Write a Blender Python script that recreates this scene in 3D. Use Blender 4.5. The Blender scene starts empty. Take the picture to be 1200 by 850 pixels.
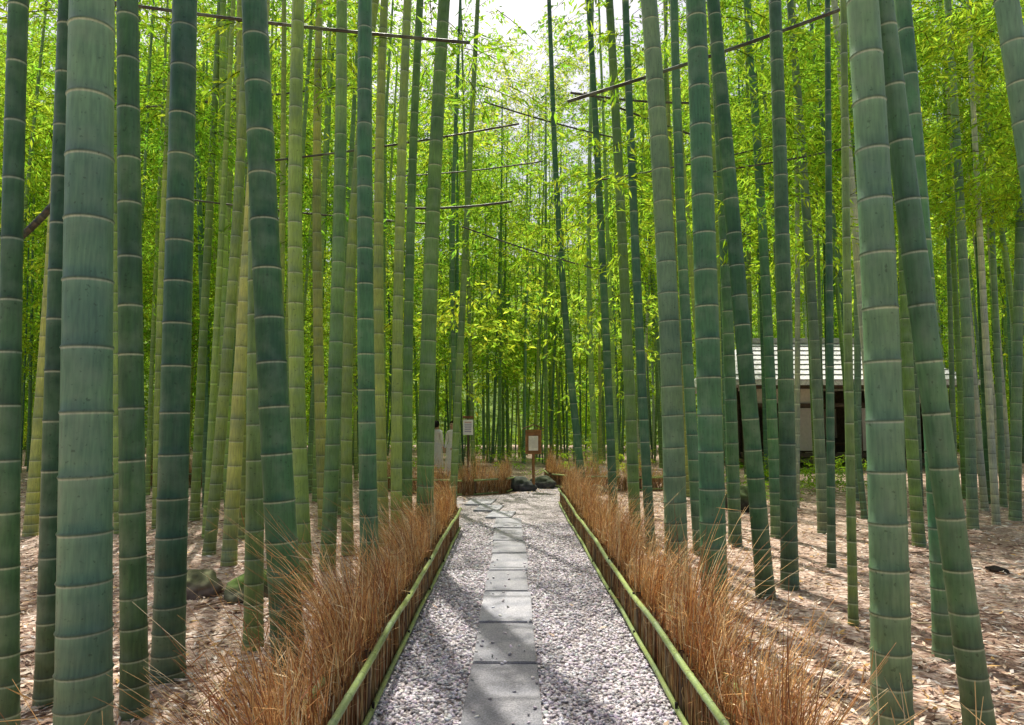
import bpy, math, random, bmesh
import numpy as np
from mathutils import Vector
from mathutils import noise as mn
rng=np.random.default_rng(7); random.seed(7)
SC=bpy.context.scene; COL=SC.collection

# ------------------------------------------------------------ helpers
def link(ob,parent=None):
    COL.objects.link(ob)
    if parent: ob.parent=parent
    return ob
def empty(name,loc=(0,0,0)):
    e=bpy.data.objects.new(name,None); e.location=loc; e.empty_display_size=.1
    return link(e)
def mesh(name,V,F,mat,col=None,smooth=True):
    V=np.asarray(V,dtype=np.float32).reshape(-1,3); F=np.asarray(F,dtype=np.int32); k=F.shape[1]
    me=bpy.data.meshes.new(name)
    me.vertices.add(len(V)); me.vertices.foreach_set("co",V.ravel())
    me.loops.add(F.size); me.loops.foreach_set("vertex_index",F.ravel())
    me.polygons.add(len(F)); me.polygons.foreach_set("loop_start",np.arange(0,F.size,k,dtype=np.int32))
    me.polygons.foreach_set("use_smooth",np.full(len(F),smooth,dtype=bool))
    me.update(calc_edges=True)
    if col is not None:
        c=np.ones((len(V),4),dtype=np.float32); c[:,:3]=np.asarray(col).reshape(-1,3)
        at=me.color_attributes.new("Col",'FLOAT_COLOR','POINT'); at.data.foreach_set("color",c.ravel())
    me.materials.append(mat)
    return me
def obj(name,me,parent=None,loc=(0,0,0)):
    o=bpy.data.objects.new(name,me); o.location=loc; return link(o,parent)
class Acc:
    def __init__(s): s.V=[];s.F=[];s.C=[];s.n=0
    def add(s,V,F,C):
        s.V.append(V); s.F.append(F+s.n); s.C.append(C); s.n+=len(V)
    def build(s,name,mat,smooth=True):
        return mesh(name,np.concatenate(s.V),np.concatenate(s.F),mat,np.concatenate(s.C),smooth)
def tube(acc,P,R,C,sides):
    P=np.asarray(P,float);R=np.asarray(R,float);C=np.asarray(C,float);n=len(P)
    d=P[-1]-P[0]; d/=np.linalg.norm(d)
    ref=np.array([1.,0,0]) if abs(d[0])<.8 else np.array([0,0,1.])
    U=np.cross(d,ref);U/=np.linalg.norm(U);W=np.cross(d,U)
    a=np.arange(sides)*2*math.pi/sides
    ring=np.cos(a)[:,None]*U+np.sin(a)[:,None]*W
    V=(P[:,None,:]+R[:,None,None]*ring[None]).reshape(-1,3)
    i=np.arange(n-1)[:,None]*sides; j=np.arange(sides)[None]; j2=(j+1)%sides
    F=np.stack([i+j,i+j2,i+sides+j2,i+sides+j],-1).reshape(-1,4)
    acc.add(V,F,np.repeat(C,sides,axis=0))
def box(acc,c,s,col=(1,1,1),rz=0):
    v=np.array([[x,y,z] for x in(-.5,.5) for y in(-.5,.5) for z in(-.5,.5)])*np.array(s)
    ca,sa=math.cos(rz),math.sin(rz)
    v=np.stack([v[:,0]*ca-v[:,1]*sa,v[:,0]*sa+v[:,1]*ca,v[:,2]],-1)+np.array(c)
    F=np.array([[0,1,3,2],[4,6,7,5],[0,4,5,1],[2,3,7,6],[0,2,6,4],[1,5,7,3]])
    acc.add(v,F,np.tile(np.array(col,float),(8,1)))
# ------------------------------------------------------------ materials
def mat_new(name):
    m=bpy.data.materials.new(name);m.use_nodes=True;nt=m.node_tree
    return m,nt,nt.nodes["Principled BSDF"],nt.nodes["Material Output"]
def ramp(nt,fac,stops):
    r=nt.nodes.new("ShaderNodeValToRGB");e=r.color_ramp.elements
    while len(e)<len(stops): e.new(.5)
    for k,(p,c) in enumerate(stops): e[k].position=p;e[k].color=(*c,1) if len(c)==3 else c
    nt.links.new(fac,r.inputs[0]);return r.outputs[0]
def mix(nt,a,b,fac,mode='MIX'):
    m=nt.nodes.new("ShaderNodeMix");m.data_type='RGBA';m.blend_type=mode
    for s,v in((m.inputs[0],fac),(m.inputs[6],a),(m.inputs[7],b)):
        if hasattr(v,"is_linked"): nt.links.new(v,s)
        else: s.default_value=v if not isinstance(v,tuple) or len(v)==4 else (*v,1)
    return m.outputs[2]
def coords(nt): return nt.nodes.new("ShaderNodeTexCoord").outputs["Object"]
def noise(nt,scale,detail=4,vec=None,out=0):
    n=nt.nodes.new("ShaderNodeTexNoise");n.inputs["Scale"].default_value=scale;n.inputs["Detail"].default_value=detail
    nt.links.new(vec if vec is not None else coords(nt),n.inputs["Vector"]);return n.outputs[out]
def bump(nt,h,bs,strength=.5,dist=.01):
    b=nt.nodes.new("ShaderNodeBump");b.inputs["Strength"].default_value=strength;b.inputs["Distance"].default_value=dist
    nt.links.new(h,b.inputs["Height"]);nt.links.new(b.outputs[0],bs.inputs["Normal"])
def attr_mat(name,rough=.7,var=.35,scale=8,spec=.3,bmp=0):
    m,nt,bs,o=mat_new(name)
    a=nt.nodes.new("ShaderNodeVertexColor");a.layer_name="Col"
    n=noise(nt,scale,5)
    v=ramp(nt,n,[(.3,(1-var,)*3),(.7,(1+var,)*3)])
    nt.links.new(mix(nt,a.outputs[0],v,1.,'MULTIPLY'),bs.inputs["Base Color"])
    bs.inputs["Roughness"].default_value=rough;bs.inputs["Specular IOR Level"].default_value=spec
    if bmp: bump(nt,n,bs,bmp,.01)
    return m
def bamboo_mat():
    m,nt,bs,o=mat_new("bamboo_skin")
    a=nt.nodes.new("ShaderNodeVertexColor");a.layer_name="Col"
    mp=nt.nodes.new("ShaderNodeMapping");mp.inputs["Scale"].default_value=(1,1,.12)
    nt.links.new(coords(nt),mp.inputs[0])
    streak=noise(nt,70,4,mp.outputs[0])
    v=ramp(nt,streak,[(.3,(.78,.8,.82)),(.7,(1.2,1.2,1.15))])
    c=mix(nt,a.outputs[0],v,1.,'MULTIPLY')
    blot=ramp(nt,noise(nt,7,8),[(.46,(0,0,0)),(.70,(1,1,1))])
    c=mix(nt,c,(.26,.35,.25),mix(nt,(0,0,0,1),blot,.35))
    big=ramp(nt,noise(nt,1.3,3),[(.3,(.70,.80,.90)),(.7,(1.28,1.26,1.05))])
    c=mix(nt,c,big,1.,'MULTIPLY')
    spots=ramp(nt,noise(nt,42,3),[(.64,(1,1,1)),(.71,(.35,.35,.33))])
    c=mix(nt,c,spots,.6,'MULTIPLY')
    nt.links.new(c,bs.inputs["Base Color"])
    bs.inputs["Specular IOR Level"].default_value=.45
    nt.links.new(ramp(nt,noise(nt,12,5),[(.3,(.28,)*3),(.7,(.55,)*3)]),bs.inputs["Roughness"])
    bump(nt,streak,bs,.15,.004)
    return m
def leaf_mat(name,tint=(1,1,1),trans=.62):
    m,nt,bs,o=mat_new(name);nt.nodes.remove(bs)
    a=nt.nodes.new("ShaderNodeVertexColor");a.layer_name="Col"
    oi=nt.nodes.new("ShaderNodeObjectInfo")
    r=ramp(nt,oi.outputs["Random"],[(0,(.5,.70,.6)),(.35,(.92,1,1)),(1,(1.15,1.08,.9))])
    c=mix(nt,a.outputs[0],r,1.,'MULTIPLY')
    c=mix(nt,c,(*tint,1),1.,'MULTIPLY')
    d=nt.nodes.new("ShaderNodeBsdfDiffuse");t=nt.nodes.new("ShaderNodeBsdfTranslucent")
    nt.links.new(mix(nt,c,(.75,.72,.8,1),1.,'MULTIPLY'),d.inputs[0]);nt.links.new(c,t.inputs[0])
    ms=nt.nodes.new("ShaderNodeMixShader");ms.inputs[0].default_value=trans
    nt.links.new(d.outputs[0],ms.inputs[1]);nt.links.new(t.outputs[0],ms.inputs[2])
    nt.links.new(ms.outputs[0],o.inputs[0]);return m
M_bam=bamboo_mat()
M_leaf=leaf_mat("bamboo_leaf")
M_twig=attr_mat("dry_twig",.8,.3,20)
M_litter=attr_mat("dry_leaf",.7,.2,15)
M_peb=attr_mat("pebble_stone",.75,.2,60)
M_wood=attr_mat("weathered_wood",.75,.3,12,bmp=.3)
M_rock=attr_mat("mossy_rock",.9,.5,9,bmp=.8)
M_paint=attr_mat("matte_paint",.6,.08,10)
M_cloth=attr_mat("cloth",.9,.1,20)

# ------------------------------------------------------------ ground
def ground_mat():
    m,nt,bs,o=mat_new("leaf_litter_ground");co=coords(nt)
    vo=nt.nodes.new("ShaderNodeTexVoronoi");vo.inputs["Scale"].default_value=16;nt.links.new(co,vo.inputs[0])
    vo2=nt.nodes.new("ShaderNodeTexVoronoi");vo2.inputs["Scale"].default_value=37;nt.links.new(co,vo2.inputs[0])
    sep=nt.nodes.new("ShaderNodeSeparateColor");nt.links.new(vo.outputs["Color"],sep.inputs[0])
    c=ramp(nt,sep.outputs[0],[(0,(.20,.11,.075)),(.3,(.45,.30,.21)),(.65,(.62,.47,.35)),(1,(.82,.71,.60))])
    sep2=nt.nodes.new("ShaderNodeSeparateColor");nt.links.new(vo2.outputs["Color"],sep2.inputs[0])
    c2=ramp(nt,sep2.outputs[1],[(0,(.18,.10,.07)),(.6,(.54,.40,.30)),(1,(.80,.70,.60))])
    c=mix(nt,c,c2,.5)
    big=ramp(nt,noise(nt,.7,6,co),[(.32,(.55,.47,.44)),(.66,(1.15,1.13,1.14))])
    c=mix(nt,c,big,1.,'MULTIPLY')
    nt.links.new(c,bs.inputs["Base Color"]);bs.inputs["Roughness"].default_value=.9
    bump(nt,sep.outputs[0],bs,.8,.03)
    return m
g=160;nx=80
xs=np.linspace(-g,g,nx);XX,YY=np.meshgrid(xs,xs);ZZ=np.zeros_like(XX)
i=np.arange(nx-1)[:,None]*nx+np.arange(nx-1)[None]
F=np.stack([i,i+1,i+nx+1,i+nx],-1).reshape(-1,4)
obj("ground",mesh("ground",np.stack([XX,YY,ZZ],-1),F,ground_mat()))

def gravel_mat():
    m,nt,bs,o=mat_new("gravel");co=coords(nt)
    vo=nt.nodes.new("ShaderNodeTexVoronoi");vo.inputs["Scale"].default_value=38;nt.links.new(co,vo.inputs[0])
    sep=nt.nodes.new("ShaderNodeSeparateColor");nt.links.new(vo.outputs["Color"],sep.inputs[0])
    c=ramp(nt,sep.outputs[0],[(0,(.30,.26,.26)),(.35,(.50,.45,.45)),(.7,(.66,.60,.60)),(1,(.80,.76,.76))])
    e=ramp(nt,vo.outputs["Distance"],[(.3,(1,1,1)),(.75,(.35,.33,.32))])
    c=mix(nt,c,e,1.,'MULTIPLY')
    nt.links.new(c,bs.inputs["Base Color"]);bs.inputs["Roughness"].default_value=.85
    inv=nt.nodes.new("ShaderNodeMath");inv.operation='SUBTRACT';inv.inputs[0].default_value=1;nt.links.new(vo.outputs["Distance"],inv.inputs[1])
    bump(nt,inv.outputs[0],bs,.9,.02);return m
L=[(-.78,-3),(-.78,10.3),(-1.1,11),(-1.3,12.5),(-1.3,14.6),(-.6,15.0),(.1,15.6),(.2,17.5),(1.0,21),(2.2,25)]
R=[(.92,-3),(.92,13.3),(.95,14),(1.05,15),(1.2,15.6),(1.3,16.2),(1.35,16.8),(1.5,18.),(2.5,21),(4.,25)]
V=[];F=[]
for k,(a,b) in enumerate(zip(L,R)): V+= [(a[0],a[1],.004),(b[0],b[1],.004)]
for k in range(len(L)-1): F.append((2*k,2*k+1,2*k+3,2*k+2))
obj("gravel_path",mesh("gravel_path",V,F,gravel_mat(),smooth=False))

def slab_mat():
    m,nt,bs,o=mat_new("granite_slab");co=coords(nt)
    a=nt.nodes.new("ShaderNodeVertexColor");a.layer_name="Col"
    n=noise(nt,120,3,co);c=ramp(nt,n,[(.3,(.6,.6,.6)),(.7,(1.35,1.35,1.35))])
    c=mix(nt,a.outputs[0],c,1.,'MULTIPLY')
    b=ramp(nt,noise(nt,4,6,co),[(.3,(.66,.68,.72)),(.7,(1.15,1.13,1.1))])
    c=mix(nt,c,b,1.,'MULTIPLY');nt.links.new(c,bs.inputs["Base Color"]);bs.inputs["Roughness"].default_value=.8
    bump(nt,n,bs,.5,.004);return m
M_slab=slab_mat()
slabs=[(-.05,1.2,2.45,.43),(-.05,2.5,3.6,.42),(-.045,3.64,4.6,.43),(-.05,4.64,5.5,.42),(-.04,5.56,6.5,.43),(-.05,6.55,7.4,.41),(-.03,7.45,8.35,.42),(-.04,8.4,9.25,.42),(-.05,9.3,10.3,.41),(-.06,10.4,11.4,.42),(-.18,11.5,12.3,.42),(-.42,12.4,13.2,.45),(-.62,13.3,14.2,.5)]
sp=empty("stone_slab_path")
for k,(x,y0,y1,w) in enumerate(slabs):
    bm=bmesh.new();bmesh.ops.create_cube(bm,size=1)
    for v in bm.verts: v.co=Vector((v.co.x*w,v.co.y*(y1-y0),v.co.z*.06))
    bmesh.ops.bevel(bm,geom=bm.edges[:],offset=.007,segments=2,affect='EDGES')
    me=bpy.data.meshes.new("slab");bm.to_mesh(me);bm.free();me.materials.append(M_slab)
    c=np.array([.36,.36,.385])*random.uniform(.8,1.2)
    at=me.color_attributes.new("Col",'FLOAT_COLOR','POINT')
    at.data.foreach_set("color",np.tile([*c,1],len(me.vertices)).astype(np.float32))
    o=obj("slab_%d"%(k+1),me,sp,(x+random.uniform(-.008,.008),(y0+y1)/2,.004));o.rotation_euler=(random.uniform(-.004,.004),random.uniform(-.006,.006),random.uniform(-.012,.012)-(0.12 if y0>11 else 0))

bm=bmesh.new();bmesh.ops.create_icosphere(bm,subdivisions=1,radius=1);bv=np.array([v.co[:] for v in bm.verts]);bf=np.array([[v.index for v in f.verts] for f in bm.faces]);bm.free()
def scatter_pebbles(name,n,yr,sz):
    y=yr[0]+(yr[1]-yr[0])*rng.random(n)**1.4; x=rng.uniform(-.76,.9,n)
    keep=(np.abs(x+.045)>.205+rng.random(n)*.03-.012)|(rng.random(n)<.012)
    x=x[keep];y=y[keep];n=len(x)
    s=rng.uniform(.6,1.25,n)*sz; sc=np.stack([s,s*rng.uniform(.6,.95,n),s*rng.uniform(.35,.6,n)],-1)
    a=rng.uniform(0,6.28,n);ca,sa=np.cos(a),np.sin(a)
    jit=1+rng.normal(0,.12,(n,12,1))
    v=bv[None]*jit*sc[:,None]
    t=rng.normal(0,.35,n)[:,None];z=v[...,2]+v[...,0]*t
    z0=.006+rng.random(n)*.008+np.where(np.abs(x+.045)<.2,.030,0)
    V=np.stack([v[...,0]*ca[:,None]-v[...,1]*sa[:,None]+x[:,None],v[...,0]*sa[:,None]+v[...,1]*ca[:,None]+y[:,None],z+z0[:,None]],-1).reshape(-1,3)
    F=(bf[None]+np.arange(n)[:,None,None]*12).reshape(-1,3)
    b=rng.choice([.36,.50,.62,.72,.82],n,p=[.1,.22,.3,.23,.15])
    C=np.stack([b*1.02,b*.955,b*.985],-1)*(1+rng.normal(0,.04,(n,3)))
    return mesh(name,V,F,M_peb,np.repeat(C,12,axis=0))
obj("gravel",scatter_pebbles("gravel",30000,(2.2,11),.0155))

def quads_leaves(P,D,Lg,W,C,up=None,curl=0):
    n=len(P);D=D/np.linalg.norm(D,axis=1,keepdims=True)
    r=rng.normal(0,1,(n,3)) if up is None else up+rng.normal(0,.35,(n,3))
    S=np.cross(D,r);S/=np.linalg.norm(S,axis=1,keepdims=True)+1e-9
    Nn=np.cross(S,D)
    a=P;b=P+D*(Lg*.4)[:,None]+S*(W/2)[:,None];c=P+D*Lg[:,None]-Nn*(Lg*curl)[:,None];d=P+D*(Lg*.4)[:,None]-S*(W/2)[:,None]
    V=np.stack([a,b,c,d],1).reshape(-1,3);F=np.arange(4*n).reshape(n,4)
    return V,F,np.repeat(C,4,axis=0)
n=90000
y=2+22*rng.random(n)**1.7; x=rng.uniform(-1,1,n)*(1.2+.95*y)
k=((x<-.85)|(x>1.0)|(y>15.5)|(rng.random(n)<.006));x=x[k];y=y[k];n=len(x)
a=rng.uniform(0,6.28,n)
pal=np.array([[.62,.46,.32],[.80,.67,.53],[.44,.28,.19],[.20,.11,.07],[.86,.78,.68],[.66,.40,.14]])
C=pal[rng.choice(6,n,p=[.27,.2,.21,.14,.13,.05])]*rng.uniform(.8,1.1,(n,1))
V,F,C=quads_leaves(np.stack([x,y,rng.uniform(.004,.03,n)],-1),np.stack([np.cos(a),np.sin(a),rng.normal(0,.12,n)],-1),rng.uniform(.06,.13,n),rng.uniform(.012,.028,n),C,up=np.array([0,0,1.]))
obj("fallen_leaves",mesh("fallen_leaves",V,F,M_litter,C,False))
A=Acc()
for _ in range(170):
    y=3+13*random.random()**1.3;x=random.choice([-1,1])*random.uniform(1.5,1.3+.85*y);a=random.uniform(0,3.14);l=random.uniform(.15,.8)
    dx,dy=math.cos(a)*l/2,math.sin(a)*l/2;r=random.uniform(.004,.011);c=random.choice([(.30,.20,.12),(.45,.36,.22),(.16,.10,.06)])
    tube(A,[(x-dx,y-dy,.015),(x,y,.028),(x+dx,y+dy,.02)],[r,r,r*.5],np.tile(c,(3,1)),5)
obj("fallen_sticks",A.build("fallen_sticks",M_litter))

# ------------------------------------------------------------ bamboo culms
TONES=[(.05,.135,.072),(.085,.20,.10),(.175,.30,.095),(.27,.39,.10),(.40,.47,.13),(.16,.27,.175),(.46,.50,.45)]
def culm(acc,X,Y,a,b,r0,H=15,sides=14,tone=1,dy=0,zlin=8,near=True):
    base=np.array(TONES[tone])*random.uniform(.78,1.2)*np.array([random.uniform(.88,1.15),1,random.uniform(.85,1.1)])
    zn=[.05];s=.10
    mx=(.25+r0*.35)*random.uniform(.93,1.1)
    while zn[-1]<H-.5:
        s=min(s*1.16,mx*(1+.02*zn[-1])); zn.append(zn[-1]+s*random.uniform(.9,1.1))
    Z=[-.05];Rm=[1.08];Cc=[base*.6]
    pale=(np.array([.46,.50,.40])*.8+base*.4) if near else base*1.4+.05
    th=.0075 if near else .014
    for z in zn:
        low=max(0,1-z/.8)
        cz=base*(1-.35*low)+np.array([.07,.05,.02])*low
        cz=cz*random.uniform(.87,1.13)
        if near:
            L=[(z-.05,1.0,cz),(z-th-.006,1.0,cz*1.15+.02),(z-th,1.004,pale),(z-.003,1.012,pale*.9),(z+.001,1.05,cz*.55),(z+.008,1.04,cz*.5+.02),(z+.016,.992,cz*.75),(z+.07,.99,cz)]
        else:
            L=[(z-th-.01,1.0,cz),(z-th,1.01,pale),(z,1.05,pale*.85),(z+.012,1,cz*.7),(z+.05,.995,cz)]
        for q in L: Z.append(q[0]);Rm.append(q[1]);Cc.append(q[2])
    Z=np.array(Z);o=np.argsort(Z,kind='stable');Z=Z[o];Rm=np.array(Rm)[o];Cc=np.array(Cc)[o]
    zc=np.minimum(Z,zlin)
    xx=X+a*zc+b*zc**2+(Z-zc)*(a+2*b*zlin)
    P=np.stack([xx,Y+dy*Z,Z],-1)
    R=r0*np.clip(1-Z/(H*1.25),.1,1)**.75*Rm*(1+.12*np.exp(-Z/.15))
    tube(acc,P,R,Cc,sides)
CULMS=[(-2.47,3.49,-.064,.0041,.054,1),(-1.99,3.32,-.046,.0009,.119,5),(-2.65,4.05,-.033,.0011,.066,0),(-2.07,3.90,-.060,.0003,.070,1),(-2.16,4.44,-.015,-.0006,.096,0),(-1.37,4.37,-.092,.0021,.100,0),(-1.84,5.01,-.019,-.0018,.067,2),(-3.68,8.46,.067,-.0049,.073,3),(-3.19,7.86,.023,.0009,.082,4),(-2.0,6.75,-.078,.0068,.082,3),(-2.01,7.6,.024,-.0033,.084,2),(-1.18,5.87,-.044,.003,.079,1),(-1.03,8.2,-.002,.0039,.105,2),(-1.28,7.73,-.019,.0037,.066,3),(-1.99,8.46,-.051,.0113,.073,3),(-6.82,9.84,.029,-.0032,.09,4),(-5.68,10.06,-.065,-.0002,.074,3),(-4.61,11.36,-.075,.0028,.09,3),(-1.66,9.04,-.059,.0058,.078,4),(-1.07,12.42,.043,0,.07,2),(-1.36,9.04,-.02,.0041,.072,2),(-5.36,10.46,-.037,.0033,.058,3),(-5.2,11.36,.008,.0002,.077,2),(-2.83,10.46,-.067,.0041,.084,4),(-1.2,16.26,-.083,.007,.075,1),(-1.9,24,-.007,0,.075,1),(-1.11,19.98,-.032,0,.07,2),(-.5,26.8,.008,-.0001,.08,2),
(1.88,3.53,.037,-.0077,.093,5),(2.39,3.63,-.089,.002,.069,1),(1.56,5.4,.003,-.0018,.102,1),(1.59,6.75,.005,-.0055,.112,5),(2.33,6.43,-.056,-.0004,.082,0),(2.68,6.75,.019,-.0016,.082,1),(2.71,5.58,.022,.001,.037,2),(2.94,4.8,.016,-.0056,.067,1),(3.54,7.73,.032,.0002,.047,0),(1.44,13.72,-.115,.0053,.08,0),(1.61,9.04,-.025,-.0012,.078,2),(1.54,10.46,-.027,-.0011,.068,1),(1.69,8.46,-.041,.0016,.062,0),(7.6,10.89,0,.0008,.055,6),(3.63,4.37,-.048,-.0044,.084,5),(4.51,10.06,-.001,-.0029,.08,5),(5.29,9.04,-.032,.0078,.078,2),(2.9,9.04,0,-.0019,.083,1),(2.28,8.46,-.047,.0033,.073,1),(2.14,17.34,-.058,.0054,.08,2),(1.28,25.94,.004,0,.08,2),(3.69,9.69,-.002,-.0026,.078,1),(8.24,11.36,.072,.0019,.085,5),(6.94,10.46,.032,-.0026,.076,5),
(8.6,12.6,-.03,0,.06,6),(9.3,13.1,.02,0,.06,5),(8.9,14.2,-.045,0,.055,6),(10.1,14.0,-.02,0,.06,6),(9.8,15.3,.03,0,.06,5),(10.8,15.2,-.05,0,.055,6),(7.9,13.4,.015,0,.06,5),(11.2,16.4,-.02,0,.06,6),(7.1,13.,-.02,0,.05,5),
(4.6,14.6,-.03,0,.06,1),(5.4,15.6,.02,0,.065,2),(6.1,14.9,-.05,.001,.06,5),(6.7,17.0,.01,0,.07,1),(5.9,18.6,-.03,0,.065,2),(7.4,18.9,.03,0,.06,5),(6.4,20.2,0,0,.065,1),(8.3,20.3,-.02,0,.07,2),(7.2,21.2,.02,0,.06,1),(4.9,17.4,.02,0,.06,0)]
axis=[]
for X,Y,a,b,r,t in CULMS:
    A=Acc();zl=min(9,2.6+.65*Y)
    if Y>7: zl=8
    culm(A,X,Y,a,b,r,H=15 if r>.05 else 12,sides=24 if Y<6 else 14,tone=t,zlin=zl)
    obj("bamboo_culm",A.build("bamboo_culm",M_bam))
    axis.append((X,Y,a+2*b*6))
A=Acc();pts=[(c[0],c[1]) for c in CULMS]
def okp(x,y,dm):
    if y<26 and -1.7<x<1.7+(.16*max(0,y-12)): return False
    if y<23 and -2.6<x<-1.5: return False
    if y<15 and abs(x)<2.2: return False
    if 6<x<15 and 21.5<y<31: return False
    return all((x-p[0])**2+(y-p[1])**2>dm*dm for p in pts)
tries=0;cnt=0
while cnt<640 and tries<30000:
    tries+=1
    y=random.uniform(9.5,38) if cnt<380 else random.uniform(21,35)
    w=3+.85*y;x=random.uniform(-w,w)
    if x>1 and y<14 and random.random()<.55: continue
    if not okp(x,y,.42): continue
    pts.append((x,y));cnt+=1
    a=random.gauss(0,.035)
    t=random.choice([1,2,3,3,4,2]) if x<4 else random.choice([1,2,5,5,2,0,6])
    if cnt>=380: t=random.choice([0,1,1,2,5])
    culm(A,x,y,a,random.gauss(0,.0015),random.uniform(.045,.08) if cnt<380 else random.uniform(.03,.06),H=random.uniform(12,15),sides=8 if y<24 else 6,tone=t,dy=random.gauss(0,.025),near=False)
    if cnt<520: axis.append((x,y,a))
for _ in range(24):
    y=random.uniform(-8,9);x=random.choice([-1,1])*random.uniform(max(4.5,1.0*y+1.2),14)
    culm(A,x,y,random.gauss(0,.03),0,random.uniform(.045,.08),sides=8,tone=random.choice([1,2,5]),near=False);axis.append((x,y,0))
obj("bamboo_grove",A.build("bamboo_grove",M_bam))

# ------------------------------------------------------------ foliage
def spray_mesh(name,nsp,rad,leaf=.13,nl=30,base=(.44,.66,.05),wr=(.16,.26)):
    P=[];D=[];A=Acc()
    for s in range(nsp):
        th=random.uniform(0,6.28);rr=rad*random.random()**.6*.8;zz=random.gauss(0,.38)*rad
        o=np.array([rr*math.cos(th),rr*math.sin(th),zz])
        th2=th+random.gauss(0,.7);d=np.array([math.cos(th2),math.sin(th2),random.uniform(-.5,.5)])
        ln=rad*random.uniform(.35,.7)
        t=rng.random(nl)**.8
        droop=np.zeros((nl,3));droop[:,2]=-.35*ln*t**2
        p=o+d*ln*t[:,None]+droop+rng.normal(0,.05*rad,(nl,3))
        P.append(p);D.append(d*.5+rng.normal(0,.55,(nl,3))+np.array([0,0,-.55]))
        tt=np.linspace(0,1,4);q=o+d*ln*tt[:,None];q[:,2]-=.35*ln*tt**2
        tube(A,q,np.array([.006,.005,.004,.002])*rad,np.tile([.12,.14,.04],(4,1)),3)
    P=np.concatenate(P);D=np.concatenate(D);n=len(P)
    C=np.array(base)*rng.uniform(.65,1.25,(n,1))*np.stack([rng.uniform(.75,1.2,n),np.ones(n),rng.uniform(.6,1.4,n)],-1)
    C=np.minimum(C,.9)
    Lg=rng.uniform(.7,1.3,n)*leaf;V,F,C=quads_leaves(P,D,Lg,Lg*rng.uniform(wr[0],wr[1],n),C,curl=.12)
    A.add(V,F,C)
    return A.build(name,M_leaf,False)
near=[spray_mesh("leaf_spray_%d"%k,20,1.0,.13,30) for k in range(4)]
far=[spray_mesh("leaf_mass_%d"%k,30,1.0,.10,26,(.55,.76,.07),(.28,.42)) for k in range(5)]
glow_far=[spray_mesh("glow_leaf_mass_%d"%k,24,1.0,.10,22,(.76,.88,.11),(.28,.42)) for k in range(3)]  # same leaves, sunlit glow painted in as a paler yellow colour
FO=empty("bamboo_foliage");NI=0
def put(me,x,y,z,s):
    global NI;NI+=1
    o=bpy.data.objects.new("leaves",me);o.location=(x,y,z);o.scale=(s,s,s*random.uniform(.7,1.0));o.rotation_euler=(random.gauss(0,.2),random.gauss(0,.2),random.uniform(0,6.28));link(o,FO)
def gap(x,y,z): return abs(x-.05*y)<.8+.05*y and z>3.2+.22*y
for x,y,sl in axis:
    k=(.3 if y<4 else .7 if y<9 else 1.6 if y<16 else 1.9)
    k=int(k)+(random.random()<k-int(k))
    for q in range(k):
        if y<9: z=random.uniform(8.5,13)
        elif y<16: z=random.uniform(4.5,12)
        elif q==0: z=random.uniform(10,14)
        else: z=random.uniform(3.4,10.5)
        if x>.28*y and y<25 and z<6: z+=3.5
        s=random.uniform(.8,1.3) if y<16 else random.uniform(1.2,2.1)
        xx=x+sl*z+random.gauss(0,.5);yy=y+random.gauss(0,.5)
        if gap(xx,yy,z) and random.random()<.75: continue
        put(random.choice(near if y<16 else far),xx,yy,z,s)
for _ in range(560):     # hillside canopy behind the grove
    z=35*random.random()**.95+.8;y=37+.60*z+random.uniform(-1.5,3);w=4+.82*y;x=random.uniform(-w,w)
    c=abs(x-2.5)
    if z>13 and c<8 and random.random()<.35: continue
    put(random.choice(glow_far if (z>7 and random.random()<math.exp(-(c/9)**2)) else far),x,y,z,random.uniform(2.4,3.8))
for _ in range(45):  # extra masses carrying the painted glow, spread about the centre
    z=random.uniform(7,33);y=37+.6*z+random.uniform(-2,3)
    put(random.choice(glow_far),2.5+random.uniform(-10,10),y,z,random.uniform(2,3.4))
for _ in range(80):
    y=random.uniform(31,38);w=6+.85*y;x=random.uniform(-w,w)
    put(random.choice(far),x,y,random.uniform(.8,3),random.uniform(1.2,2.))
for _ in range(110):
    y=random.uniform(9,18);x=random.uniform(.30*y+.5,.85*y)
    put(random.choice(near),x,y,random.uniform(1.6+.30*y,1.6+.7*y),random.uniform(.7,1.2))
print("instances",NI)

def hill_mat():
    m,nt,bs,o=mat_new("wooded_hill");n=noise(nt,.6,8)
    nt.links.new(ramp(nt,n,[(.3,(.05,.10,.015)),(.5,(.12,.20,.025)),(.7,(.22,.32,.05))]),bs.inputs["Base Color"]);bs.inputs["Roughness"].default_value=1
    bump(nt,n,bs,1,1.5);return m
na,nr=160,14;V=[]
for r in range(nr):
    for k in range(na):
        an=k/na*2*math.pi;rad=48+r*6;u=r/(nr-1)
        front=max(0,math.sin(an))
        V.append((rad*math.cos(an),rad*math.sin(an),-.5+(5+24*front)*math.sin(u*math.pi/2)+math.sin(an*7+r)*1.*u+random.uniform(-.5,.5)*u))
F=[(r*na+k,r*na+(k+1)%na,(r+1)*na+(k+1)%na,(r+1)*na+k) for r in range(nr-1) for k in range(na)]
obj("hill",mesh("hill",V,F,hill_mat()))

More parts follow.
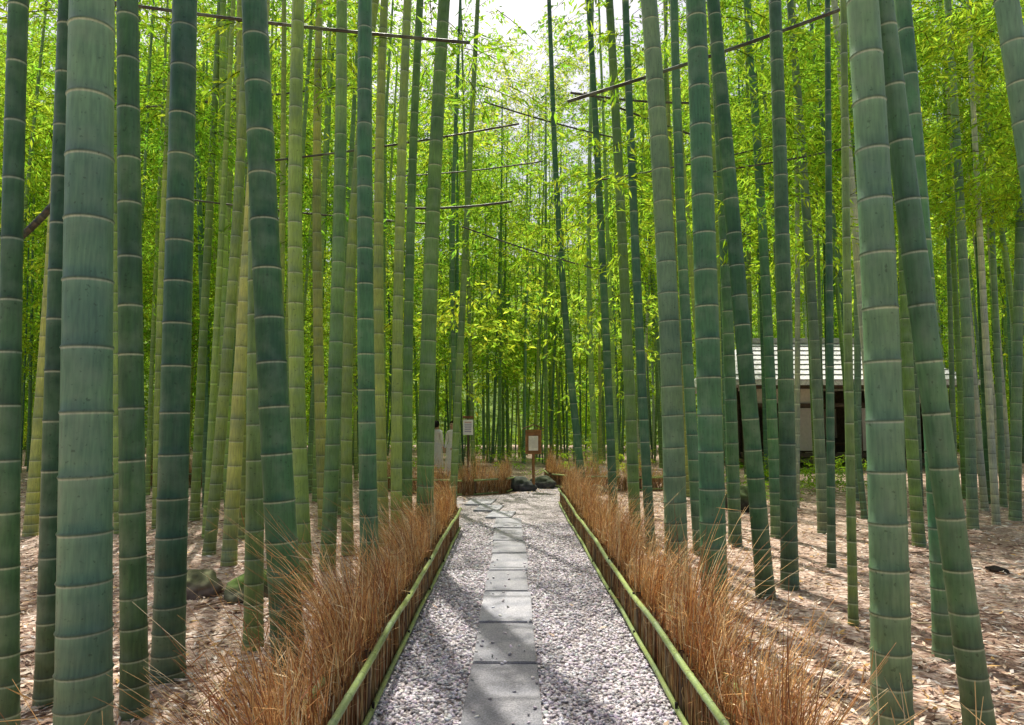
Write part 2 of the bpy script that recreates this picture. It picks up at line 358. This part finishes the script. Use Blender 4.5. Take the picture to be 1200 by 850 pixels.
# ------------------------------------------------------------ poles lashed between culms
for p,q,r in [((-4.9,7,6.2),(-.45,6.9,5.6),.018),((.6,7.1,5.05),(4.1,7,6.25),.020),((-3.75,5,2.9),(-3.2,5,3.55),.025),((-1.7,10,4.8),(.0,10,4.9),.018),((-3.6,9,5.1),(.1,9.2,5.75),.015),((-.9,12,5.1),(1.6,12,4.3),.013),((.8,9,6.1),(2.6,9.1,6.0),.016),((1.2,11,7.1),(3.5,11,6.2),.018),((-5.6,11,5.3),(-1.2,11.2,4.9),.016),
 ((-.6,14,8.4),(2.2,14,7.6),.018),((1.6,13,6.3),(5.2,13.2,7.1),.016),((-7,12,7.3),(-2.6,12.2,7.9),.018),((-2.2,13,6.4),(.6,13,6.7),.014),((2.6,9.4,5.1),(5.4,9.3,5.6),.014)]:
    A=Acc();p=np.array(p);q=np.array(q);n=13;T=[];Rr=[]
    for k in range(n):
        for dt,rm in((-.006,1),(0,1.18),(.006,1)): T.append((k+.5)/n+dt);Rr.append(r*rm)
    T=np.array([0]+T+[1]);Rr=np.array([r]+Rr+[r])
    P=p+(q-p)*T[:,None];P[:,2]-=.04*np.sin(T*3.14)
    tube(A,P,Rr,np.tile([.05,.045,.03],(len(T),1)),8)
    obj("bamboo_pole",A.build("bamboo_pole",M_bam))

# ------------------------------------------------------------ brush fences
def brush_fence(path,side,h=.72,lean=.28,dens=520,railc=(.28,.34,.12),rail_h=.32):
    root=empty("brush_fence",(path[0][0],path[0][1],0));off=np.array([path[0][0],path[0][1],0])
    pts=np.array([(p[0],p[1],0.) for p in path])
    seg=np.linalg.norm(np.diff(pts,axis=0),axis=1);cum=np.concatenate([[0],np.cumsum(seg)]);Lt=cum[-1]
    def at(s): return np.stack([np.interp(s,cum,pts[:,k]) for k in range(3)],-1)
    def nrm(s):
        d=at(np.minimum(s+.05,Lt))-at(np.maximum(s-.05,0));d/=np.linalg.norm(d,axis=1,keepdims=True)
        return np.stack([d[:,1],-d[:,0],d[:,2]*0],-1)*side
    n=int(dens*1.45*Lt);s=rng.uniform(0,Lt,n);short=rng.random(n)<.30
    B=at(s)+nrm(s)*np.where(short,rng.uniform(.008,.04,n),rng.uniform(.03,.13,n))[:,None]
    clump=.82+.22*np.sin(s*5.1)+.16*np.sin(s*13.7+1)+.08*np.sin(s*2.1+2)
    hh=h*np.clip(rng.normal(.82,.2,n),.3,1.35)*clump
    hh=np.where(short,rail_h+rng.normal(.0,.03,n),hh)
    ln=lean*(np.abs(rng.normal(.7,.5,n))-.12)*(hh/h);al=rng.normal(0,.15,n)
    ln=np.where(short,0,ln);al=np.where(short,al*.25,al)
    dd=at(np.minimum(s+.05,Lt))-at(np.maximum(s-.05,0));dd/=np.linalg.norm(dd,axis=1,keepdims=True)
    nm=nrm(s);ts=[0,.42,.72,1.];P=[]
    for t in ts:
        q=B+nm*(ln*t**2)[:,None]+dd*(al*t**1.3)[:,None]+rng.normal(0,1,(n,3))*np.where(short,.002,.012*(t>0))[:,None];q[:,2]=hh*t*(1-.06*t)
        P.append(q)
    w=[.0034,.003,.0022,.0008]
    ang=rng.uniform(0,3.14,n);W=np.stack([np.cos(ang),np.sin(ang),0*ang],-1)
    W2=np.stack([-np.sin(ang),np.cos(ang),0*ang],-1)
    V=[]
    for q,ww in zip(P,w):
        wq=np.where(short,.0042,ww)[:,None]
        V+=[q+W*wq,q-W*wq*.5+W2*wq*.87,q-W*wq*.5-W2*wq*.87]
    V=np.stack(V,1).reshape(-1,3)
    f=[]
    for k in range(3):
        for j in range(3): f.append([k*3+j,k*3+(j+1)%3,k*3+3+(j+1)%3,k*3+3+j])
    F=(np.array(f)[None]+np.arange(n)[:,None,None]*12).reshape(-1,4)
    pal=np.array([[.42,.18,.07],[.64,.34,.12],[.80,.54,.24],[.26,.11,.055],[.82,.66,.40]])
    C=pal[rng.choice(5,n,p=[.22,.27,.26,.08,.17])]*rng.uniform(.75,1.15,(n,1))
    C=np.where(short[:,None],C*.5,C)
    V-=off
    tw=Acc();tw.add(V,F,np.repeat(C,12,axis=0))
    m=int(n*1.5);idx=rng.choice(np.nonzero(~short)[0],m);t=rng.uniform(.35,.95,m)
    base=B[idx]+nm[idx]*(ln[idx]*t**2)[:,None]+dd[idx]*(al[idx]*t**1.3)[:,None];base[:,2]=hh[idx]*t*(1-.06*t)
    D=rng.normal(0,.6,(m,3))+np.array([0,0,.75])+nm[idx]*.2
    V2,F2,C2=quads_leaves(base-off,D,rng.uniform(.06,.17,m),rng.uniform(.0025,.006,m),C[idx]*1.1)
    tw.add(V2,F2,C2)
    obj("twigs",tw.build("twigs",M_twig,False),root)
    A=Acc();
    for z,r,o in((.04,.016,-.012),(rail_h,.019,-.018),(rail_h+.012,.018,.15)):
        ss=[0]
        for k in range(int(Lt/.28)): c=.14+k*.28; ss+=[c-.012,c,c+.012]
        ss=np.array([q for q in ss if q<=Lt]+[Lt]);P=at(ss)+nrm(ss)*o-off
        P[:,2]=z+.010*np.sin(ss*1.7+z*9)+.006*np.sin(ss*4.3);Rr=np.full(len(ss),r);Rr[2::3]*=1.13
        cc=np.tile(np.array(railc),(len(ss),1))*(1+.25*np.sin(ss*3.3+z*20))[:,None];cc[2::3]*=.6
        for k in range(len(path)-1):
            msk=(ss>=cum[k]-1e-6)&(ss<=cum[k+1]+1e-6)
            if msk.sum()>1: tube(A,P[msk],Rr[msk],cc[msk],10)
    obj("rails",A.build("rails",M_bam),root)
    A=Acc()
    for c in np.arange(.1,Lt,1.3):
        q=(at(np.array([c]))+nrm(np.array([c]))*.02-off)[0]
        tube(A,[q+[0,0,-.03],q+[0,0,rail_h+.02]],[.022,.02],np.tile([.12,.08,.05],(2,1)),8)
        q=q+(nrm(np.array([c]))[0]*-.038)
        v=at(np.array([min(c+.05,Lt)]))[0]-at(np.array([max(c-.05,0)]))[0];v=v/np.linalg.norm(v)
        for zz in(.045,rail_h):
            for e in(-.008,.002):
                box(A,q+v*e+np.array([0,0,zz]),(.006,.014,.044),(.02,.015,.012),math.atan2(v[1],v[0]))
    obj("posts_and_ties",A.build("posts_and_ties",M_wood,False),root)
brush_fence([(-.78,1.2),(-.78,10.3)],-1,lean=.42,dens=660,h=.76)
brush_fence([(.92,1.2),(.92,13.4)],1,lean=.28,dens=660,h=.76)
brush_fence([(-3.2,16.2),(-1.9,15.4),(-1.04,15.1),(-.15,15.5),(.05,16.3)],-1,h=.85,dens=400,lean=.12)
brush_fence([(.86,18.6),(.95,17.2),(1.5,16.3),(2.6,16.0),(4.5,16.4)],-1,h=.85,dens=330,lean=.12)
brush_fence([(-11,16.6),(-4.6,17.4)],-1,h=.95,dens=400,lean=.12)

def rock(loc,s,col,moss=.5,name="rock"):
    bm=bmesh.new();bmesh.ops.create_icosphere(bm,subdivisions=4,radius=1)
    sd=random.uniform(0,50)
    V=[]
    for v in bm.verts:
        d=1+.35*mn.noise(v.co*1.1+Vector((sd,0,0)))+.12*mn.noise(v.co*3+Vector((0,sd,0)))+.05*mn.noise(v.co*8)
        V.append(v.co*d)
    F=np.array([[v.index for v in f.verts] for f in bm.faces]);bm.free()
    V=np.array([p[:] for p in V]);c=np.tile(np.array(col),(len(V),1));k=np.clip((V[:,2]-.1)*2,0,1)[:,None]*moss
    c=c*(1-k)+np.array([.10,.16,.03])*k
    V=V*np.array(s);o=obj(name,mesh(name,V,F,M_rock,c),None,(loc[0],loc[1],s[2]*.5));o.rotation_euler=(0,0,random.uniform(0,3))
rock((-2.96,6.6),(.27,.2,.13),(.20,.15,.12),.5);rock((-2.42,6.5),(.30,.2,.14),(.15,.15,.09),1.)
rock((4.2,12.5),(.34,.26,.28),(.05,.05,.045),.5)
rock((.15,16.3),(.4,.3,.22),(.06,.06,.065),.2);rock((.75,16.9),(.35,.26,.2),(.07,.07,.07),.3);rock((-.35,16.4),(.3,.2,.16),(.05,.05,.05),.3)
rock((5.2,7.5),(.12,.08,.04),(.04,.03,.025),0)
rock((-4.4,12.7),(.35,.3,.22),(.07,.07,.06),.4);rock((1.9,15.4),(.25,.2,.14),(.1,.1,.09),.3)

# ------------------------------------------------------------ signs
S=empty("wooden_signboard",(.5,16.1,0));A=Acc()
wd=(.26,.13,.055)
tube(A,[(0,0,0),(0,0,.9)],[.035,.033],np.tile(wd,(2,1)),8)
box(A,(0,0,1.14),(.36,.03,.50),wd)
for sx in(-.17,.17): box(A,(sx,-.012,1.14),(.035,.05,.56),(.32,.16,.065))
for z in(.875,1.41): box(A,(0,-.012,z),(.30,.046,.035),(.32,.16,.065))
obj("post_and_frame",A.build("post_and_frame",M_wood,False),S)
A=Acc();V=np.array([(-.26,-.11,1.43),(0,-.11,1.53),(.26,-.11,1.43),(-.26,.09,1.43),(0,.09,1.53),(.26,.09,1.43)]);V=np.concatenate([V,V+[0,0,.025]])
A.add(V,np.array([[0,1,4,3],[1,2,5,4],[6,9,10,7],[7,10,11,8],[0,6,7,1],[1,7,8,2],[3,4,10,9],[4,5,11,10],[0,3,9,6],[2,8,11,5]]),np.tile([.16,.09,.05],(12,1)))
obj("roof",A.build("roof",M_wood,False),S)
A=Acc();box(A,(0,-.020,1.11),(.22,.008,.34),(.85,.82,.72));obj("paper",A.build("paper",M_paint,False),S)
A=Acc()
for k in range(7): box(A,(-.085+k*.028,-.026,1.12+random.uniform(-.01,.02)),(.005,.004,random.uniform(.16,.27)),(.3,.27,.24))
obj("lettering",A.build("lettering",M_paint,False),S)
S=empty("notice_sign",(-1.05,16.4,0));A=Acc()
tube(A,[(0,0,0),(0,0,1.72)],[.02,.018],np.tile([.1,.07,.05],(2,1)),8);box(A,(0,-.024,1.72),(.26,.015,.06),(.2,.1,.05))
obj("post",A.build("post",M_wood,False),S)
A=Acc();box(A,(0,-.026,1.48),(.24,.012,.36),(.85,.85,.85));obj("board",A.build("board",M_paint,False),S)
A=Acc()
for k in range(6): box(A,(0,-.034,1.60-k*.045),(random.uniform(.1,.19),.003,.014),(.08,.06,.3) if k else (.4,.03,.03))
obj("lettering",A.build("lettering",M_paint,False),S)

# ------------------------------------------------------------ tea house (right, behind the grove)
T=empty("tea_house",(11.6,26.6,0));A=Acc()
dk=(.09,.065,.045)
for x in(-5,-3,-1,1,3,5):
    for y in(-2.4,2.4): box(A,(x,y,1.45),(.14,.14,2.9),dk)
for z in(.45,2.2,2.85):
    for y in(-2.4,2.4): box(A,(0,y+.0,z),(10.3,.17,.13),dk)
box(A,(0,0,.25),(10.2,5.0,.12),(.12,.09,.06));box(A,(0,2.0,1.6),(10,.06,2.5),(.12,.09,.06))
for x in(-5,5): box(A,(x,0.2,1.6),(.06,4,2.5),(.07,.055,.04))
box(A,(-2,.2,.75),(3,.8,.08),(.15,.09,.05));box(A,(2,.2,.75),(2.6,.8,.08),(.15,.09,.05))
obj("frame_and_walls",A.build("frame_and_walls",M_wood,False),T)
A=Acc()
for x in(-4,2): box(A,(x,1.93,1.55),(1.6,.03,1.2),(.6,.56,.48))
for x in(-4,-2,4): box(A,(x,-2.36,2.52),(1.8,.03,.5),(.62,.58,.5))
for x in(-2,2): box(A,(x,-2.36,1.35),(1.75,.03,1.5),(.5,.46,.40))
obj("paper_screens",A.build("paper_screens",M_paint,False),T)
A=Acc();e=2.85;rc=(.70,.70,.71)
Vr=np.array([(-6.2,-3.6,e),(6.2,-3.6,e),(6.2,3.6,e),(-6.2,3.6,e),(-3.6,0,e+1.7),(3.6,0,e+1.7)]);Vr=np.concatenate([Vr,Vr+[0,0,.16]])
A.add(Vr,np.array([[6,7,11,10],[8,9,10,11],[0,4,5,1],[2,5,4,3],[0,1,7,6],[1,2,8,7],[2,3,9,8],[3,0,6,9]]),np.tile(rc,(12,1)))
for sx in(-1,1):
    q=np.array([(sx*6.2,-3.6,e+.16),(sx*6.2,0,e+.16),(sx*6.2,3.6,e+.16),(sx*3.6,0,e+1.86)]);A.add(q,np.array([[0,1,2,3]]),np.tile(rc,(4,1)))
for k in range(9):
    u=k/8;box(A,(0,-3.6*(1-u),e+.18+1.7*u),(12.2-5.2*u,.05,.03),(.35,.35,.35))
box(A,(0,0,e+1.92),(7.4,.35,.2),(.4,.4,.4))
obj("roof",A.build("roof",M_wood,False),T);T.scale=(.68,1,1)

def shrub(x,y,s,name="shrub"):
    o=bpy.data.objects.new(name,random.choice(near));o.location=(x,y,s*.45);o.scale=(s,s,s*.7);link(o)
for x,y,s in [(4.6,13.4,.45),(5.2,14.8,.6),(5.5,14.2,.6),(6.6,16,.9),(6.9,15.5,.7),(7.6,16.5,.8),(5.9,17.5,.8),(7.2,17.3,.9),(8.6,18,.8),(-2.9,19.5,.9),(-5.5,19.,1.0),(-8,20,1.2),(1.7,20,.9),(3.2,19.5,.9),(-.3,21,.8),(10,19,.9)]: shrub(x,y,s)

# ------------------------------------------------------------ people
def person(x,y,ang,top,bottom,hair=(.012,.009,.008),armbend=.25):
    root=empty("person",(x,y,0));root.rotation_euler=(0,0,ang)
    J={};E=[];co=[];rad=[]
    def j(n,p,r,par=None):
        J[n]=len(co);co.append(p);rad.append(r)
        if par is not None:E.append((J[par],J[n]))
    j('pel',(0,0,.90),(.15,.11));j('wai',(0,0,1.04),(.125,.095),'pel');j('che',(0,-.005,1.22),(.15,.105),'wai');j('shl',(0,.005,1.33),(.13,.08),'che')
    j('nek',(0,0,1.39),(.052,.052),'shl');j('hd0',(0,-.01,1.46),(.065,.075),'nek');j('hd1',(0,-.012,1.53),(.075,.09),'hd0');j('hd2',(0,-.004,1.585),(.055,.065),'hd1')
    for sx,nm in((-1,'l'),(1,'r')):
        j(nm+'s',(sx*.165,.005,1.31),(.055,.055),'shl')
        j(nm+'e',(sx*.215,.02,1.05),(.042,.042),nm+'s')
        b=armbend if sx>0 else .08
        j(nm+'w',(sx*.20,-b*.8,.84+b*.35),(.027,.027),nm+'e')
        j(nm+'h',(sx*.19,-b*.8-.03,.775+b*.42),(.034,.018),nm+'w')
        for f in range(4):
            fx=sx*(.165+.016*f);ll=[.055,.065,.06,.047][f]
            j(nm+'f%da'%f,(fx,-b*.8-.045,.735+b*.42),(.009,.009),nm+'h');j(nm+'f%db'%f,(fx,-b*.8-.06,.735+b*.42-ll),(.007,.007),nm+'f%da'%f)
        j(nm+'ta',(sx*.165,-b*.8-.06,.77+b*.42),(.010,.010),nm+'h');j(nm+'tb',(sx*.155,-b*.8-.085,.735+b*.42),(.008,.008),nm+'ta')
        st=.07*sx
        j(nm+'p',(sx*.09,0,.82),(.085,.09),'pel');j(nm+'k',(sx*.095,-.02+st*.5,.47),(.055,.058),nm+'p');j(nm+'a',(sx*.095,.01+st,.09),(.038,.04),nm+'k');j(nm+'b',(sx*.1,-.10+st,.035),(.036,.028),nm+'a')
        j(nm+'t',(sx*.105,-.16+st,.03),(.03,.02),nm+'b')
    me=bpy.data.meshes.new("body");me.from_pydata(co,E,[]);ob=bpy.data.objects.new("body",me);COL.objects.link(ob)
    ob.modifiers.new("s",'SKIN');sv=me.skin_vertices[0].data if me.skin_vertices else None
    if sv is None:
        bpy.context.view_layer.objects.active=ob;sv=me.skin_vertices[0].data
    for k,r in enumerate(rad): sv[k].radius=r
    sv[0].use_root=True
    sb=ob.modifiers.new("u",'SUBSURF');sb.levels=2;sb.render_levels=2
    dg=bpy.context.evaluated_depsgraph_get();dg.update()
    nm=bpy.data.meshes.new_from_object(ob.evaluated_get(dg));bpy.data.objects.remove(ob)
    V=np.array([v.co[:] for v in nm.vertices]);C=np.tile(np.array(top,float),(len(V),1))
    z=V[:,2];C[z<.93]=bottom
    skin=np.array([.5,.32,.23]);C[z>1.385]=skin;C[z<.07]=(.06,.05,.05)
    hands=(np.abs(V[:,0])>.135)&(z<.87)&(z>.6);C[hands]=skin
    nm.materials.clear();nm.materials.append(M_cloth)
    at=nm.color_attributes.new("Col",'FLOAT_COLOR','POINT');at.data.foreach_set("color",np.concatenate([C,np.ones((len(V),1))],1).astype(np.float32).ravel())
    for p in nm.polygons:p.use_smooth=True
    obj("body",nm,root)
    def blob(name,c,s,col,cut=None):
        bm=bmesh.new();bmesh.ops.create_uvsphere(bm,u_segments=20,v_segments=14,radius=1)
        if cut:
            for v in bm.verts:
                if v.co.y<-.35 and v.co.z<.45: v.co.y=-.3;v.co.x*=.95
        me=bpy.data.meshes.new(name);bm.to_mesh(me);bm.free();me.materials.append(M_cloth)
        at=me.color_attributes.new("Col",'FLOAT_COLOR','POINT');at.data.foreach_set("color",np.tile([*col,1],len(me.vertices)).astype(np.float32))
        for p in me.polygons:p.use_smooth=True
        o=obj(name,me,root,c);o.scale=s
    blob("hair",(0,.022,1.545),(.098,.108,.112),hair,True);blob("hair_bun",(0,.10,1.50),(.06,.055,.07),hair)
    blob("nose",(0,-.108,1.515),(.012,.02,.02),skin);blob("mouth",(0,-.094,1.475),(.022,.008,.006),(.35,.1,.08))
    for sx in(-1,1):
        blob("eye",(sx*.03,-.095,1.535),(.012,.008,.007),(.03,.02,.02));blob("ear",(sx*.083,.0,1.52),(.012,.02,.03),skin)
    A=Acc();zz=np.array([.98,.9,.75,.5,.22]);rr=[.142,.165,.185,.20,.215];a=np.arange(24)*2*math.pi/24
    V=np.array([[r*math.cos(t)*1.05*(1+.03*math.sin(t*7)*(1-z)),r*.78*math.sin(t)*(1+.05*math.sin(t*7)*(1-z)),z] for z,r in zip(zz,rr) for t in a])
    i=np.arange(4)[:,None]*24;jj=np.arange(24)[None];F=np.stack([i+jj,i+(jj+1)%24,i+24+(jj+1)%24,i+24+jj],-1).reshape(-1,4)
    A.add(V,F,np.tile(np.array(bottom,float),(len(V),1)));obj("skirt",A.build("skirt",M_cloth),root)
person(-2.28,20.8,2.6,(.82,.76,.80),(.75,.69,.75))
person(-1.72,19.8,-.5,(.82,.80,.78),(.76,.72,.76),armbend=.35)

# ------------------------------------------------------------ light, sky, camera
el,az=math.radians(62),math.radians(-16)
w=bpy.data.worlds.new("World");SC.world=w;w.use_nodes=True;nt=w.node_tree
sky=nt.nodes.new("ShaderNodeTexSky");sky.sky_type='NISHITA';sky.sun_disc=False;sky.sun_elevation=el;sky.sun_rotation=az%(2*math.pi)
sky.dust_density=6.0;sky.air_density=1.0;sky.ozone_density=.5
bg=nt.nodes["Background"];bg.inputs[1].default_value=.15;nt.links.new(sky.outputs[0],bg.inputs[0])
l=bpy.data.lights.new("sun","SUN");l.energy=5;l.angle=math.radians(.6);l.color=(1,.95,.86)
s=bpy.data.objects.new("sun",l);d=Vector((math.sin(az)*math.cos(el),math.cos(az)*math.cos(el),math.sin(el)))
s.rotation_euler=(-d).to_track_quat('-Z','Y').to_euler();link(s)
cam=bpy.data.cameras.new("camera");cam.sensor_width=36;cam.lens=24;cam.clip_end=600;cam.clip_start=.05
c=bpy.data.objects.new("camera",cam);c.location=(0,0,1.6);c.rotation_euler=(math.radians(90)+math.atan(70/800),0,0);link(c);SC.camera=c
SC.view_settings.view_transform='Standard';SC.view_settings.look='None';SC.view_settings.exposure=0
